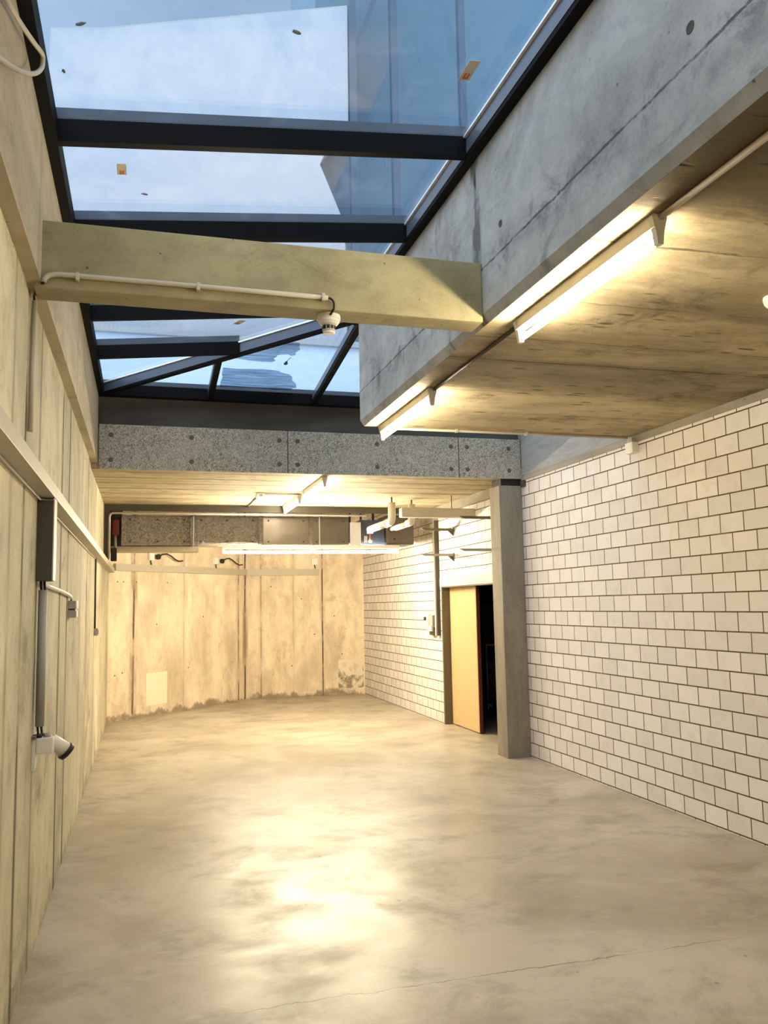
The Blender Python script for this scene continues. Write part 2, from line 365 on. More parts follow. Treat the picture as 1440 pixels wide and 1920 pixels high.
def tag(o, label=None, cat=None, group=None, kind=None):
    if label: o['label'] = label
    if cat: o['category'] = cat
    if group: o['group'] = group
    if kind: o['kind'] = kind
    return o
def thing(name, base, label, cat, group=None, kind=None):
    o = bpy.data.objects.new(name, None); o.empty_display_size = .1; C.objects.link(o); o.location = base; o['_base'] = tuple(base)
    return tag(o, label, cat, group, kind)
def struct(o, label, cat): return tag(o, label, cat, None, 'structure')
def copy_tree(o, loc, label=None):
    c = o.copy(); C.objects.link(c); c.location = loc
    if label: c['label'] = label
    for ch in list(o.children):
        d = ch.copy(); C.objects.link(d); d.parent = c
        for g in list(ch.children):
            e = g.copy(); C.objects.link(e); e.parent = d
    return c
def arc(p, c, q, n=6):
    p, c, q = Vector(p), Vector(c), Vector(q)
    return [tuple((1-t)**2*p + 2*(1-t)*t*c + t*t*q) for t in [i/n for i in range(n+1)]]

# ------------------------------------------------------------------ the setting
XL, XR, XB = -.53, 4.26, 1.71
ZS = 3.224
YF = 8.97
o = MB().poly([(-.8, -3.2, 0), (9, -3.2, 0), (9, 17.2, 0), (-.8, 17.2, 0)], (0, 0, -.15)).build('floor', 'floor'); struct(o, 'polished beige concrete floor with a thin crack across the front', 'floor')
o = MB().poly([(XL, 0), (XL-.35, 0), (XL-.35, 3.255), (XL, 3.255)] and [(XL, -3, 0), (XL-.35, -3, 0), (XL-.35, -3, 3.25), (XL, -3, 3.25)], (0, 17.3, 0)).build('wall_left', 'left'); struct(o, 'left wall of board-marked concrete below the overhang', 'wall')
o = MB().box(-.88, -.468, -3, YF+.02, 3.25, 4.0).build('wall_left_upper', 'leftup'); struct(o, 'overhanging upper concrete strip of the left wall beneath the skylight', 'wall')
# right brick wall with the door opening
DY0, DY1, DZ = 9.62, 11.88, 2.0
b = MB(); b.box(XR, XR+.25, -3, DY0, 0, 3.3); b.box(XR, XR+.25, DY0, DY1, DZ, 3.3); b.box(XR, XR+.25, DY1, 17, 0, 3.62)
o = b.build('wall_right', 'brick'); struct(o, 'right wall of pale sand-lime bricks with dark joints', 'wall')
A_, B_, C_ = (-.54, 14.04), (1.906, 16.6), (4.28, 16.5)
o = MB().poly([(A_[0]-.2, A_[1]-.21, 0), (B_[0], B_[1], 0), (C_[0], C_[1], 0), (C_[0]+.2, 17.2, 0), (-.9, 17.2, 0), (-.9, 13.83, 0)], (0, 0, 3.62)).build('wall_far', 'far'); struct(o, 'folded far wall of board-marked concrete at the end of the room', 'wall')
o = MB().box(-.9, 4.6, -3.2, -3, 0, 4.3).build('wall_back', 'left'); struct(o, 'concrete wall behind the viewpoint', 'wall')
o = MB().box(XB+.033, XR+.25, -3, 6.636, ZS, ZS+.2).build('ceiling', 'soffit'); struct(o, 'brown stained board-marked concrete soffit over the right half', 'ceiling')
b = MB(); b.poly([(XB, -3, ZS+.045), (XB+.032, -3, ZS+.001), (XB+.35, -3, ZS+.001), (XB+.35, -3, 4.255), (XB, -3, 4.255)], (0, 9.64, 0)); b.box(XB+.35, XR+.25, 6.3, 6.64, ZS+.2, 4.255)
o = b.build('concrete_beam', 'beam'); bm_o = o; struct(o, 'tall grey concrete upstand beam beside the skylight', 'beam')
o = MB().box(XL, XR, YF+.03, 12.0, 3.19, 3.62).build('ceiling_far', 'soffitfar'); struct(o, 'low rough board-marked concrete slab over the far half', 'ceiling')
o = MB().box(-.9, 4.6, 12.0, 17.2, 3.62, 3.8).build('ceiling_rear', 'soffitfar'); struct(o, 'ceiling of the void above the ventilation duct', 'ceiling')
o = MB().box(-.9, 4.6, YF+.07, YF+.3, 3.62, 3.985).build('trim_1', 'curb'); struct(o, 'dark concrete kerb under the far edge of the skylight', 'trim')
o = MB().box(XB+.35, XR+.25, -3, 6.3, 4.0, 4.25).build('roof_slab', 'roofing'); struct(o, 'roof over the right half', 'roof')
b = MB(); b.box(-.9, 4.6, YF+.3, 17.2, 3.85, 4.0)
o = b.build('roof_slab', 'roofing'); struct(o, 'flat roof beyond the skylight', 'roof')
o = MB().box(-.9, XB, -3.2, .35, 4.0, 4.25).build('ceiling_back', 'soffit'); struct(o, 'ceiling behind the viewpoint', 'ceiling')
o = MB().box(XR, XR+.25, 6.64, YF+.07, 3.3, 4.0).build('wall_right_upper', 'upwall'); struct(o, 'grey concrete strip above the brick wall beyond the soffit', 'wall')
o = MB().box(XR-.012, XR+.1, -3, YF-.0, 3.163, ZS).build('trim_2', 'trimc'); struct(o, 'mortar band along the top of the brick wall', 'trim')
o = MB().box(XR-.014, XR+.1, 6.64, YF, ZS, 3.302).build('trim_3', 'upwall'); struct(o, 'concrete edge strip above the mortar band beyond the soffit', 'trim')
o = MB().box(XR-.06, XR+.1, 9.3, 12.0, 3.07, 3.19).build('trim_4', 'trimc'); struct(o, 'concrete band between brick wall and low slab', 'trim')
for y, z, r in ((2.2, 3.62, .022), (3.74, 3.65, .02), (5.4, 3.7, .02)):
    MB().lathe((XB, y, z), [(r, 0), (r*.9, -.002), (r*.55, -.0015), (r*.5, -.0005)], 20, 'x').build('tie_hole', 'curb', bm_o)
# cross beam (cast in)
b = MB(); b.box(-.50, XB, 4.0, 4.17, ZS, 3.548, .006)
o = b.build('cross_beam', 'cross'); struct(o, 'concrete cross beam under the skylight from left wall to tall beam', 'beam')
# steel angle closing the back of the low slab
b = MB(); b.box(XL+.005, XR-.06, 12.0, 12.03, 3.10, 3.19); b.box(XL+.005, XL+.075, 12.0, 12.03, 2.42, 3.10)
o = b.build('trim_5', 'darksteel'); struct(o, 'dark steel angle along the back edge of the low slab', 'trim')
# dark store room behind the door opening
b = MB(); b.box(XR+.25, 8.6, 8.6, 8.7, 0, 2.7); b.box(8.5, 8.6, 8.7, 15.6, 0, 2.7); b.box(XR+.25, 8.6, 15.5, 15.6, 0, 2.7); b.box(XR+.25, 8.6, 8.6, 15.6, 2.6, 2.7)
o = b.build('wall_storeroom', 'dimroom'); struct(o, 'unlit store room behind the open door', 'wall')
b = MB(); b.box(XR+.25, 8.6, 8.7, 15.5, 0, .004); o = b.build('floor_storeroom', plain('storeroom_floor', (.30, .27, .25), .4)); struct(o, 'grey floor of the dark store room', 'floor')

# pillar
p = thing('pillar', (4.115, 9.13, 0), 'square concrete pillar standing against the right brick wall', 'pillar', kind='structure')
MB().box(3.972, 4.258, 8.992, 9.275, 0, 3.11, .008).build('shaft', 'pillar', p)
MB().box(4.0, 4.255, 9.0, 9.26, 3.11, 3.19).build('bearing_pad', 'black', p)
o = MB().box(XR-.03, XR, 8.87, 8.965, 3.085, 3.163, .004).build('bearing_block', 'darksteel', base=(XR, 8.92, 3.085)); tag(o, 'small dark block in the corner between pillar top and brick wall', 'block')

# wood wool fascia panels with bolts
xs = (-.462, 1.492, 3.475, 4.255)
for i, (lab, bx) in enumerate((('leftmost grey wood wool fascia panel under the skylight, against the left wall', (-.34, .47, 1.40)), ('middle grey wood wool fascia panel under the skylight', (1.60, 2.50, 3.38)), ('short grey wood wool fascia panel above the concrete pillar', (3.58, 4.10)))):
    p = thing('fascia_panel', (xs[i], YF, 3.19), lab, 'panel', 'fascia panels under the skylight')
    MB().box(xs[i]+.005, xs[i+1]-.005, YF, YF+.028, 3.188, 3.655, .003).build('board', 'woodwool', p)
    for x in bx:
        for z in (3.285, 3.545):
            MB().lathe((x, YF+.001, z), [(.026, 0), (.022, -.006), (.012, -.008)], 16, 'y').build('bolt_head', 'bolt', p)

# ------------------------------------------------------------------ skylight (lean-to glass roof folding round the corner)
EX, EY, ZE, RX, RY, ZR = -.44, 8.92, 4.06, XB, 6.77, 4.27
def zA(x): return ZE + (x-EX)*(ZR-ZE)/(RX-EX)
def zB(y): return ZE + (EY-y)*(ZR-ZE)/(EY-RY)
sk = thing('window_1', (.6, 4.5, 4.0), 'sloping skylight of dark framed glass panes folding round the far corner', 'skylight', kind='structure')
barsY = [(0.35, .40), (1.5, 1.55), (2.58, 2.63), (4.02, 4.07), (5.10, 5.155), (6.58, 6.63), (7.60, 7.655)]
def hipx(y): return EX + (EY-y)          # hip runs at 45 degrees in plan
for (y0, y1) in barsY:
    x1 = RX-.05 if y1 < RY else hipx(y1)
    b = MB(); b.poly([(EX, y0, zA(EX)), (x1, y0, zA(x1)), (x1, y0, zA(x1)-.11), (EX, y0, zA(EX)-.11)], (0, y1-y0, 0)); bar = b.build('glazing_bar', 'darkmetal', sk)
    b = MB(); b.poly([(EX, y0+.004, zA(EX)+.004), (x1, y0+.004, zA(x1)+.004), (x1, y0+.004, zA(x1)+.06), (EX, y0+.004, zA(EX)+.06)], (0, y1-y0-.008, 0)); b.build('outer_cap', 'cap', bar, base=sk['_base'])
# left eave rail, ridge rail, far eave rail, hip rail, hip rafters
b = MB(); b.box(EX-.03, EX+.025, .35, EY, ZE-.11, ZE); l = b.build('eave_rail', 'darkmetal', sk)
MB().box(EX-.03, EX+.005, .35, EY, ZE, ZE+.05).build('outer_cap', 'cap', l, base=sk['_base'])
MB().box(-.88, EX-.03, -3, EY+.3, 4.0, 4.02).build('flashing', 'darkmetal', l, base=sk['_base'])
r = MB().box(RX-.055, RX, .35, RY, ZR-.125, ZR-.004).build('ridge_rail', 'darkmetal', sk)
MB().box(RX-.058, RX-.055, .35, RY-.05, ZR-.10, ZR-.012).build('rail_sheen', 'barsheen', r, base=sk['_base'])
MB().box(RX-.072, RX-.055, .35, RY-.06, ZR-.016, ZR-.004).build('bright_strip', 'gasket', r, base=sk['_base'])
MB().box(RX, 4.45, RY, RY+.055, ZR-.125, ZR-.004).build('ridge_rail', 'darkmetal', sk)
e = MB().box(EX-.03, 4.45, EY-.03, EY+.07, ZE-.115, ZE-.002).build('eave_rail', 'darkmetal', sk)
MB().box(EX, 4.45, EY-.01, EY+.07, ZE, ZE+.05).build('outer_cap', 'cap', e, base=sk['_base'])
# hip
h0, h1 = Vector((EX, EY, ZE)), Vector((RX, RY, ZR)); d = (h1-h0); side = Vector((1, 1, 0)).normalized()*.03
b = MB(); b.poly([tuple(h0-side), tuple(h0+side), tuple(h0+side-Vector((0, 0, .12))), tuple(h0-side-Vector((0, 0, .12)))], d); hp = b.build('hip_rail', 'darkmetal', sk)
q = h0-side*1.04
b = MB(); b.poly([tuple(q-Vector((0, 0, .012))), tuple(q-Vector((0, 0, .10))), tuple(q-side*.08-Vector((0, 0, .10))), tuple(q-side*.08-Vector((0, 0, .012)))], d); b.build('rail_sheen', 'barsheen', hp, base=sk['_base'])
b = MB(); b.poly([tuple(q), tuple(q-Vector((0, 0, .014))), tuple(q-side*.55-Vector((0, 0, .014))), tuple(q-side*.55)], d); b.build('bright_strip', 'gasket', hp, base=sk['_base'])
for x, y0 in ((.66, hipx(0)*0 + EY-(.66-EX)), (RX+.07, RY), (3.0, RY)):
    b = MB(); b.poly([(x-.028, y0, zB(y0)), (x-.028, EY, zB(EY)), (x-.028, EY, zB(EY)-.11), (x-.028, y0, zB(y0)-.11)], (.056, 0, 0)); rb = b.build('glazing_bar', 'darkmetal', sk)
    b = MB(); b.poly([(x-.033, y0+.05, zB(y0+.05)-.01), (x-.033, EY-.05, zB(EY-.05)-.01), (x-.033, EY-.05, zB(EY-.05)-.07), (x-.033, y0+.05, zB(y0+.05)-.07)], (.004, 0, 0)); b.build('rail_sheen', 'barsheen', rb, base=sk['_base'])
# panes of the side plane
def pane(pts): MB().poly(pts, (0, 0, .012)).build('glass_pane', 'glass', sk)
ys = [b_ for b_ in barsY] + [None]
for i in range(len(barsY)):
    ya = barsY[i][1]-.02
    yb = barsY[i+1][0]+.02 if i+1 < len(barsY) else EY
    pl = []
    xa = min(RX, hipx(ya)); xb_ = min(RX, hipx(yb))
    pts = [(EX, ya, zA(EX)), (xa, ya, zA(xa))]
    if ya < RY < yb: pts.append((RX, RY, zA(RX)))
    if xb_ > EX+.001: pts.append((xb_, yb, zA(xb_)))
    pts.append((EX, yb, zA(EX)))
    pane(pts)
yq = EY-(.66-EX)
pane([(EX, EY, ZE), (.66, yq, zB(yq)), (.66, EY, ZE)])
pane([(.66, EY, ZE), (.66, yq, zB(yq)), (RX, RY, ZR), (RX+.07, RY, ZR), (RX+.07, EY, ZE)])
pane([(RX+.07, EY, ZE), (RX+.07, RY, ZR), (3.0, RY, ZR), (3.0, EY, ZE)])
pane([(3.0, EY, ZE), (3.0, RY, ZR), (4.45, RY, ZR), (4.45, EY, ZE)])

# stickers on the glass (seen from below)
def sticker(x, y, plane, rot, label, sx=.05, sy=.10):
    z = (zA(x) if plane == 'A' else zB(y)) - .003
    p = thing('sticker', (x, y, z), label, 'sticker', 'stickers on the skylight panes')
    def quad(x0, x1, y0, y1, dz, nm, mat):
        pts = []
        for u, v in ((x0, y0), (x1, y0), (x1, y1), (x0, y1)):
            X = x+u*math.cos(rot)-v*math.sin(rot); Y = y+u*math.sin(rot)+v*math.cos(rot)
            pts.append((X, Y, (zA(X) if plane == 'A' else zB(Y))-.002-dz))
        MB().poly(pts, (0, 0, .0015)).build(nm, mat, p)
    quad(-sx/2, sx/2, -sy/2, sy/2, 0, 'paper', 'paper')
    for u in (-.24, .06): quad(sx*u, sx*(u+.2), sy*.14, sy*.40, .0018, 'printed_mark', 'orange')
    quad(-sx*.24, sx*.26, sy*.34, sy*.42, .0018, 'printed_mark', 'orange')
sticker(-.138, 4.48, 'A', 0, 'beige and orange sticker on the pane just before the cross beam', .048, .115)
sticker(1.448, 3.454, 'A', 0, 'beige and orange sticker on the front pane close to the ridge rail', .055, .15)
sticker(.763, 7.047, 'A', .5, 'beige and orange sticker on the pane beside the hip rail', .06, .11)
sticker(.532, 8.069, 'B', .3, 'beige and orange sticker in the corner of the small triangular pane', .045, .10)
# leaves and dirt lying on the glass
for i, (x, y, rz, s_, lab) in enumerate(((.6, 3.3, .4, .05, 'dark leaf on the front skylight pane near the grey outside post'), (-.27, 3.35, -.4, .05, 'dark twig on the front skylight pane near the left wall'), (-.36, 3.67, 1.2, .03, 'small leaf at the left edge of the front skylight pane'), (-.02, 4.79, .3, .045, 'small leaf crumb on the pane in front of the cross beam'))):
    b = MB(); pts = []
    for k in range(10):
        a = 2*math.pi*k/10; rr = .62*s_*(.5+.35*random.random()); u, v = rr*math.cos(a), rr*.45*math.sin(a)
        X, Y = x+u*math.cos(rz)-v*math.sin(rz), y+u*math.sin(rz)+v*math.cos(rz); pts.append((X, Y, zA(X)+.013))
    b.poly(pts, (0, 0, .005)); o = b.build('fallen_leaf', 'leaf', base=(x, y, zA(x)+.013)); tag(o, lab, 'leaf', 'leaves lying on the skylight')
def jag(pts, n=4, amp=.018):
    out_ = []
    for i, p_ in enumerate(pts):
        q_ = pts[(i+1) % len(pts)]
        for k in range(n):
            t = k/n; j = amp if k else amp*.5
            out_.append((p_[0]+(q_[0]-p_[0])*t+random.uniform(-j, j), p_[1]+(q_[1]-p_[1])*t+random.uniform(-j, j)))
    return out_
def film(pts, lab):
    pts = jag(pts); cx = sum(p_[0] for p_ in pts)/len(pts); cy = sum(p_[1] for p_ in pts)/len(pts)
    o = MB().poly([(x, y, zB(y)+.013) for x, y in pts], (0, 0, .003)).build('dirt_patch', DIRT, base=(cx, cy, zB(cy)+.013)); tag(o, lab, 'dirt', 'dirt patches on the far skylight pane')
def dirtmat():
    b = NB('washed_dirt_film'); d = b.n('ShaderNodeBsdfDiffuse'); b.put(d.inputs[0], (.10, .12, .15)); t = b.n('ShaderNodeBsdfTransparent'); b.put(t.inputs[0], (.7, .78, .86))
    n = b.noise(b.vec(1.2, 16, 1), 2.2, 4, .6); m = b.n('ShaderNodeMixShader'); b.put(m.inputs[0], b.rng(n, .38, .62, .10, .38)); b.put(m.inputs[1], t.outputs[0]); b.put(m.inputs[2], d.outputs[0])
    b.t.links.new(m.outputs[0], b.o.inputs[0]); return b.m
DIRT = dirtmat()
film([(.74, 8.06), (.75, 7.85), (.95, 7.70), (1.08, 7.46), (1.22, 7.42), (1.26, 7.56), (1.39, 7.60), (1.40, 7.88), (1.22, 7.90), (1.20, 8.10)], 'grey ragged dirt patch in the upper half of the far skylight pane')
film([(.73, 8.32), (1.25, 8.31), (1.42, 8.40), (1.55, 8.74), (1.5, 8.85), (.75, 8.85)], 'grey ragged dirt patch along the lower edge of the far skylight pane')
b = MB()
pts = [(1.335+.018*math.cos(a)*(1+.3*math.sin(3*a)), 8.10+.05*math.sin(a)) for a in [2*math.pi*k/12 for k in range(12)]]
b.poly([(x, y, zB(y)+.013) for x, y in pts], (0, 0, .004)); b.tube([(1.335, 8.06, zB(8.06)+.016), (1.36, 7.95, zB(7.95)+.016)], .003, 6)
o = b.build('fallen_leaf', 'leaf', base=(1.335, 8.1, zB(8.1)+.013)); tag(o, 'single hanging leaf with stem between the two dirt patches', 'leaf', 'leaves lying on the skylight')

# ------------------------------------------------------------------ neighbouring buildings seen through the glass
p = thing('neighbour_house', (0, 15.5, 4.0), 'white rendered house seen through the skylight panes', 'building')
MB().poly([(-1.72, 15, 4), (3.66, 15, 4), (3.62, 15, 9.0), (3.15, 15, 10.15), (3.42, 15, 10.75), (3.72, 15, 11.0), (3.74, 15, 13.5), (-.85, 15, 12.2), (-1.71, 15, 12.05)], (0, .85, 0)).build('wall', 'facade', p)
MB().poly([(3.74, 15.02, 13.5), (-.85, 15.02, 12.2), (-1.71, 15.02, 12.05), (-1.71, 15.02, 12.1), (-.85, 15.02, 12.25), (3.74, 15.02, 13.55)], (0, .8, 0)).build('roof', 'roofing', p)
p = thing('neighbour_annex', (6, 16.2, 4.0), 'blue grey clad annex with steel posts right of the white house', 'building')
MB().box(3.3, 11, 16, 19, 4.0, 16.5).build('wall', 'facadegrey', p)
for x in (3.82, 4.67, 6.12): MB().box(x-.07, x+.07, 14.93, 15.07, 4.0, 15.6).build('steel_post', 'facadepost', p)
b = MB(); b.poly([(3.78, 14.97, 12.45), (3.86, 14.97, 12.38), (4.75, 14.97, 14.9), (4.67, 14.97, 15.0)], (0, .08, 0)); b.build('brace', 'facadepost', p)
p = thing('neighbour_shed', (1, 14, 4), 'low blue grey building seen through the far skylight panes', 'building')
MB().box(-3, 9, 14.2, 14.9, 4.0, 6.3).build('wall', plain('pale_blue_render', (.66, .80, .95), .8), p)
MB().box(-3.1, 9.1, 14.1, 14.9, 6.3, 6.4).build('roof', 'roofing', p)

# ------------------------------------------------------------------ tube lights
def tube_light(base, length, axis, label, group='fluorescent tube lights', tube='tube'):
    """base = centre on the soffit; batten body above, tube below, lampholders at both ends"""
    x, y, z = base; L = length/2
    p = thing('tube_light', base, label, 'light', group)
    def bx(a0, a1, c0, c1, z0, z1, bev, nm, mat):
        b = MB()
        if axis == 'y': b.box(x+c0, x+c1, y+a0, y+a1, z+z0, z+z1, bev)
        else: b.box(x+a0, x+a1, y+c0, y+c1, z+z0, z+z1, bev)
        return b.build(nm, mat, p)
    bx(-L, L, -.026, .026, -.055, 0, .004, 'batten', 'whitepaint')
    for s in (-1, 1):
        e = s*(L+.004)
        prof = [(-.034, -.012), (.034, -.012), (.017, -.078), (.012, -.122), (-.012, -.122), (-.017, -.078)]
        if axis == 'y': pts = [(x+u, y+e, z+v) for u, v in prof]; d_ = (0, -s*.028, 0)
        else: pts = [(x+e, y+u, z+v) for u, v in prof]; d_ = (-s*.028, 0, 0)
        MB().poly(pts, d_).build('lampholder', 'whitepaint', p)
    a = L-.03; zt = z-.102
    pa = [(x, y-a, zt), (x, y+a, zt)] if axis == 'y' else [(x-a, y, zt), (x+a, y, zt)]
    MB().tube(pa, .0135 if tube != 'tubeduct' else .019, 14).build('tube', tube, p)
    return p
ZT = ZS
tube_light((1.888, 3.31, ZT), 1.26, 'y', 'lit tube light on the stained soffit right beside the cross beam')
tube_light((1.888, 5.97, ZT), 1.26, 'y', 'lit tube light at the far end of the stained soffit by the beam corner')
tube_light((1.888, .35, ZT), 1.26, 'y', 'added unseen fill tube on the stained soffit at the near end of the beige conduit')  # out of view, added to brighten the near walls
tube_light((1.888, -2.1, ZT), 1.26, 'y', 'added unseen fill tube on the stained soffit nearest the back wall')  # second unseen tube, added as fill light
tube_light((1.93, 9.72, 3.19), 1.2, 'y', 'lit tube light on the low far slab next to the fascia panels', tube='tubefar')
tube_light((1.93, 11.3, 3.19), 1.2, 'y', 'lit tube light on the low far slab next to the ventilation duct', tube='tubefar')
tube_light((1.72, 12.1, 2.638), 1.3, 'x', 'lit tube light hung under the left part of the ventilation duct', tube='tubeduct')
tube_light((3.03, 12.1, 2.638), 1.3, 'x', 'lit tube light hung under the right end of the ventilation duct', tube='tubeduct')

# ------------------------------------------------------------------ ventilation duct
p = thing('ventilation_duct', (1.3, 12.4, 2.64), 'foil wrapped ventilation duct across the far end below the slab', 'duct')
segs = [(-.30, .66, 'foil', 'crinkled foil wrap'), (.66, 1.62, 'foil', 'crinkled foil wrap'), (1.62, 2.35, 'foilsmooth', 'smooth foil wrap'), (2.35, 2.93, 'foilsmooth', 'smooth foil wrap')]
for x0, x1, m_, lab in segs:
    s_ = MB().box(x0+.004, x1-.004, 12.14, 12.6, 2.64, 3.055, .012).build('duct_section', m_, p); s_['label'] = lab
    for fx in ((.12, .5, .88) if x1-x0 > .8 else (.15, .85)):
        for z in (2.69, 2.995):
            MB().lathe((x0+(x1-x0)*fx, 12.142, z), [(.014, 0), (.012, -.006), (.004, -.012)], 10, 'y').build('fixing_pin', 'black', s_, base=p['_base'])
MB().box(-.52, -.30, 12.30, 12.6, 2.60, 3.30, .004).build('dark_void_backing', 'darksteel', p)  # added dark block standing in for the unlit void beside the duct
for x in (-.27, .66, 1.62, 2.35): MB().box(x-.035, x+.035, 12.132, 12.605, 2.636, 3.058, .004).build('joint_tape', 'foil', p)
for x in (.67, 2.48):
    MB().box(x-.008, x+.008, 12.13, 12.15, 2.62, 3.6).build('hanger_strap', 'greymetal', p)
MB().box(-.5, .75, 12.25, 12.55, 2.555, 2.63, .004).build('bottom_rail', 'trunk', p)
p = thing('fan_unit', (3.2, 12.4, 2.6), 'navy blue duct unit with red tag at the right end of the foil duct', 'duct unit')
MB().box(2.94, 3.10, 12.10, 12.6, 2.642, 2.98, .006).build('end_flange', 'paleblue', p)
MB().box(3.10, 3.48, 12.16, 12.6, 2.642, 3.02, .006).build('casing', 'blueunit', p)
MB().box(3.24, 3.33, 12.152, 12.16, 2.86, 2.95).build('red_tag', 'red', p)
MB().box(3.16, 3.21, 12.152, 12.16, 2.68, 2.78).build('data_plate', 'greymetal', p)
for x in (2.96, 3.13, 3.32): MB().box(x-.012, x+.012, 12.2, 12.24, 2.98, 3.6).build('hanger_rod', 'black', p)
p = thing('duct_box', (3.7, 12.4, 2.6), 'grey sheet metal duct box in the corner beside the brick wall', 'duct box')
MB().box(3.49, 3.93, 12.1, 12.6, 2.645, 3.09, .03).build('casing', 'foilsmooth', p)
MB().lathe((3.62, 12.10, 2.73), [(.016, 0), (.014, -.006), (.005, -.01)], 12, 'y').build('screw', 'black', p)

# pipes
def pipe_thing(name, base, label, cat, path, r, mat='white'):
    p = thing(name, base, label, cat); MB().tube(path, r, 18).build('pipe', mat, p, smooth=False); return p
p = thing('drain_pipe', (3.2, 10.8, 2.85), 'white elbow drain pipe under the low slab, capped beside the blue unit', 'pipe')
MB().tube([(3.2, 10.8, 3.115), (3.2, 10.8, 2.95)]+arc((3.2, 10.8, 2.94), (3.2, 10.8, 2.86), (3.2, 10.9, 2.86))+[(3.2, 11.0, 2.86)], .052, 18).build('elbow', 'pipe', p)
MB().tube([(3.2, 11.0, 2.86), (3.2, 11.05, 2.86)], .06, 18).build('collar', 'pipe', p)
MB().tube([(3.2, 11.05, 2.86), (3.2, 11.95, 2.86)], .052, 18).build('run', 'pipe', p)
MB().tube([(3.2, 11.95, 2.88), (3.2, 11.95, 2.80)], .045, 14).build('end_cap', 'whitepaint', p)
MB().tube([(3.2, 11.95, 2.80), (3.2, 11.95, 2.70)], .012, 10).build('drip_tube', 'red', p)
MB().lathe((3.2, 11.95, 2.66), [(.01, 0), (.028, .01), (.03, .035), (.01, .05)], 14).build('valve', 'whitepaint', p)
MB().tube([(3.2, 10.8, 3.19), (3.2, 10.8, 3.11)], .012, 8).build('hanger_rod', 'darksteel', p)
p = thing('drain_pipe', (3.56, 11.05, 2.88), 'second white elbow drain pipe behind the grey trunking, towards the duct box', 'pipe')
MB().tube([(3.56, 11.05, 3.13), (3.56, 11.05, 2.97)]+arc((3.56, 11.05, 2.96), (3.56, 11.05, 2.885), (3.56, 11.13, 2.88))+[(3.56, 11.25, 2.88)], .05, 18).build('elbow', 'pipe', p)
MB().tube([(3.56, 11.25, 2.88), (3.56, 12.05, 2.88)], .034, 16).build('run', 'pipe', p)
MB().tube([(3.62, 11.25, 2.86), (3.62, 12.05, 2.86)], .012, 10).build('thin_pipe', 'beige', p)
MB().tube([(3.56, 11.05, 3.19), (3.56, 11.05, 3.13)], .012, 8).build('hanger_rod', 'darksteel', p)
p = thing('wall_trunking', (3.7, 10.5, 2.88), 'grey beige trunking running from white pipe into the brick wall above the door', 'trunking')
MB().box(3.23, XR, 10.45, 10.58, 2.885, 3.01, .012).build('body', 'beige', p)
MB().tube([(3.95, 10.515, 3.19), (3.95, 10.515, 3.0)], .006, 8).build('hanger_rod', 'darksteel', p)

# conduit below the steel angle, bending down at the left
p = thing('conduit', (0, 11.97, 3.06), 'pale conduit along the back edge of the low slab bending down at the left wall', 'conduit')
MB().tube([(3.15, 11.97, 3.065), (-.36, 11.97, 3.065)]+arc((-.40, 11.97, 3.065), (-.455, 11.97, 3.065), (-.455, 11.97, 3.0))+[(-.455, 11.97, 2.45)], .016, 10).build('pipe', 'greymetal', p)
p = thing('red_valve', (-.4, 12.6, 2.8), 'dark red valve head between left conduit and foil duct', 'valve')
MB().box(-.43, -.33, 12.16, 12.26, 2.78, 3.0, .02).build('body', 'red', p)
MB().tube([(-.38, 12.2, 2.78), (-.38, 12.2, 2.60)], .02, 10).build('stem', 'greymetal', p)
MB().box(-.44, -.36, 12.16, 12.24, 2.42, 2.60, .01).build('bracket', 'black', p)

# conduits, box on the far slab
p = thing('junction_box', (1.42, 10.7, 3.16), 'small white junction box on the low far slab left of the tube lights', 'box')
MB().box(1.37, 1.47, 10.62, 10.74, 3.14, 3.19, .006).build('body', 'white', p)
MB().box(1.40, 1.44, 10.614, 10.62, 3.15, 3.175).build('cable_gland', 'grey', p)
p = thing('conduit', (1.65, 10.7, 3.18), 'short beige conduit from junction box across to tube light', 'conduit'); MB().box(1.47, 1.91, 10.62, 10.66, 3.165, 3.19, .003).build('channel', 'beige', p)
p = thing('conduit', (1.42, 11.3, 3.18), 'thin dark conduit from junction box back to the slab edge', 'conduit'); MB().tube([(1.41, 10.74, 3.178), (1.42, 11.99, 3.178)], .011, 8).build('pipe', 'darksteel', p)

# conduit line on the near soffit
p = thing('conduit', (1.9, 2.0, 3.21), 'beige conduit on the stained soffit running towards the viewer from the near tube light', 'conduit')
MB().tube([(1.895, 1.02, 3.211), (1.895, 2.68, 3.211)], .013, 10).build('pipe', 'beige', p)
p = thing('conduit', (1.9, 4.6, 3.21), 'dark conduit on the stained soffit between the two tube lights', 'conduit')
MB().tube([(1.905, 3.94, 3.213), (1.905, 5.34, 3.213)], .011, 10).build('pipe', 'darksteel', p)
p = thing('conduit', (3.0, 6.62, 3.21), 'pale conduit along the far edge of the stained soffit towards the brick wall', 'conduit')
MB().tube([(1.9, 6.62, 3.211), (4.2, 6.62, 3.211)], .011, 10).build('pipe', 'beige', p)
for x in (2.55, 3.2): MB().box(x-.012, x+.012, 6.603, 6.637, 3.197, 3.224, .003).build('clip', 'beige', p)
p = thing('wall_box', (4.23, 6.6, 3.06), 'white box at the top of the brick wall under the soffit corner', 'box')
MB().box(4.195, XR, 6.54, 6.66, 3.065, 3.163, .006).build('body', 'white', p)
MB().box(4.205, XR, 6.56, 6.64, 3.163, 3.205, .004).build('neck', 'grey', p)

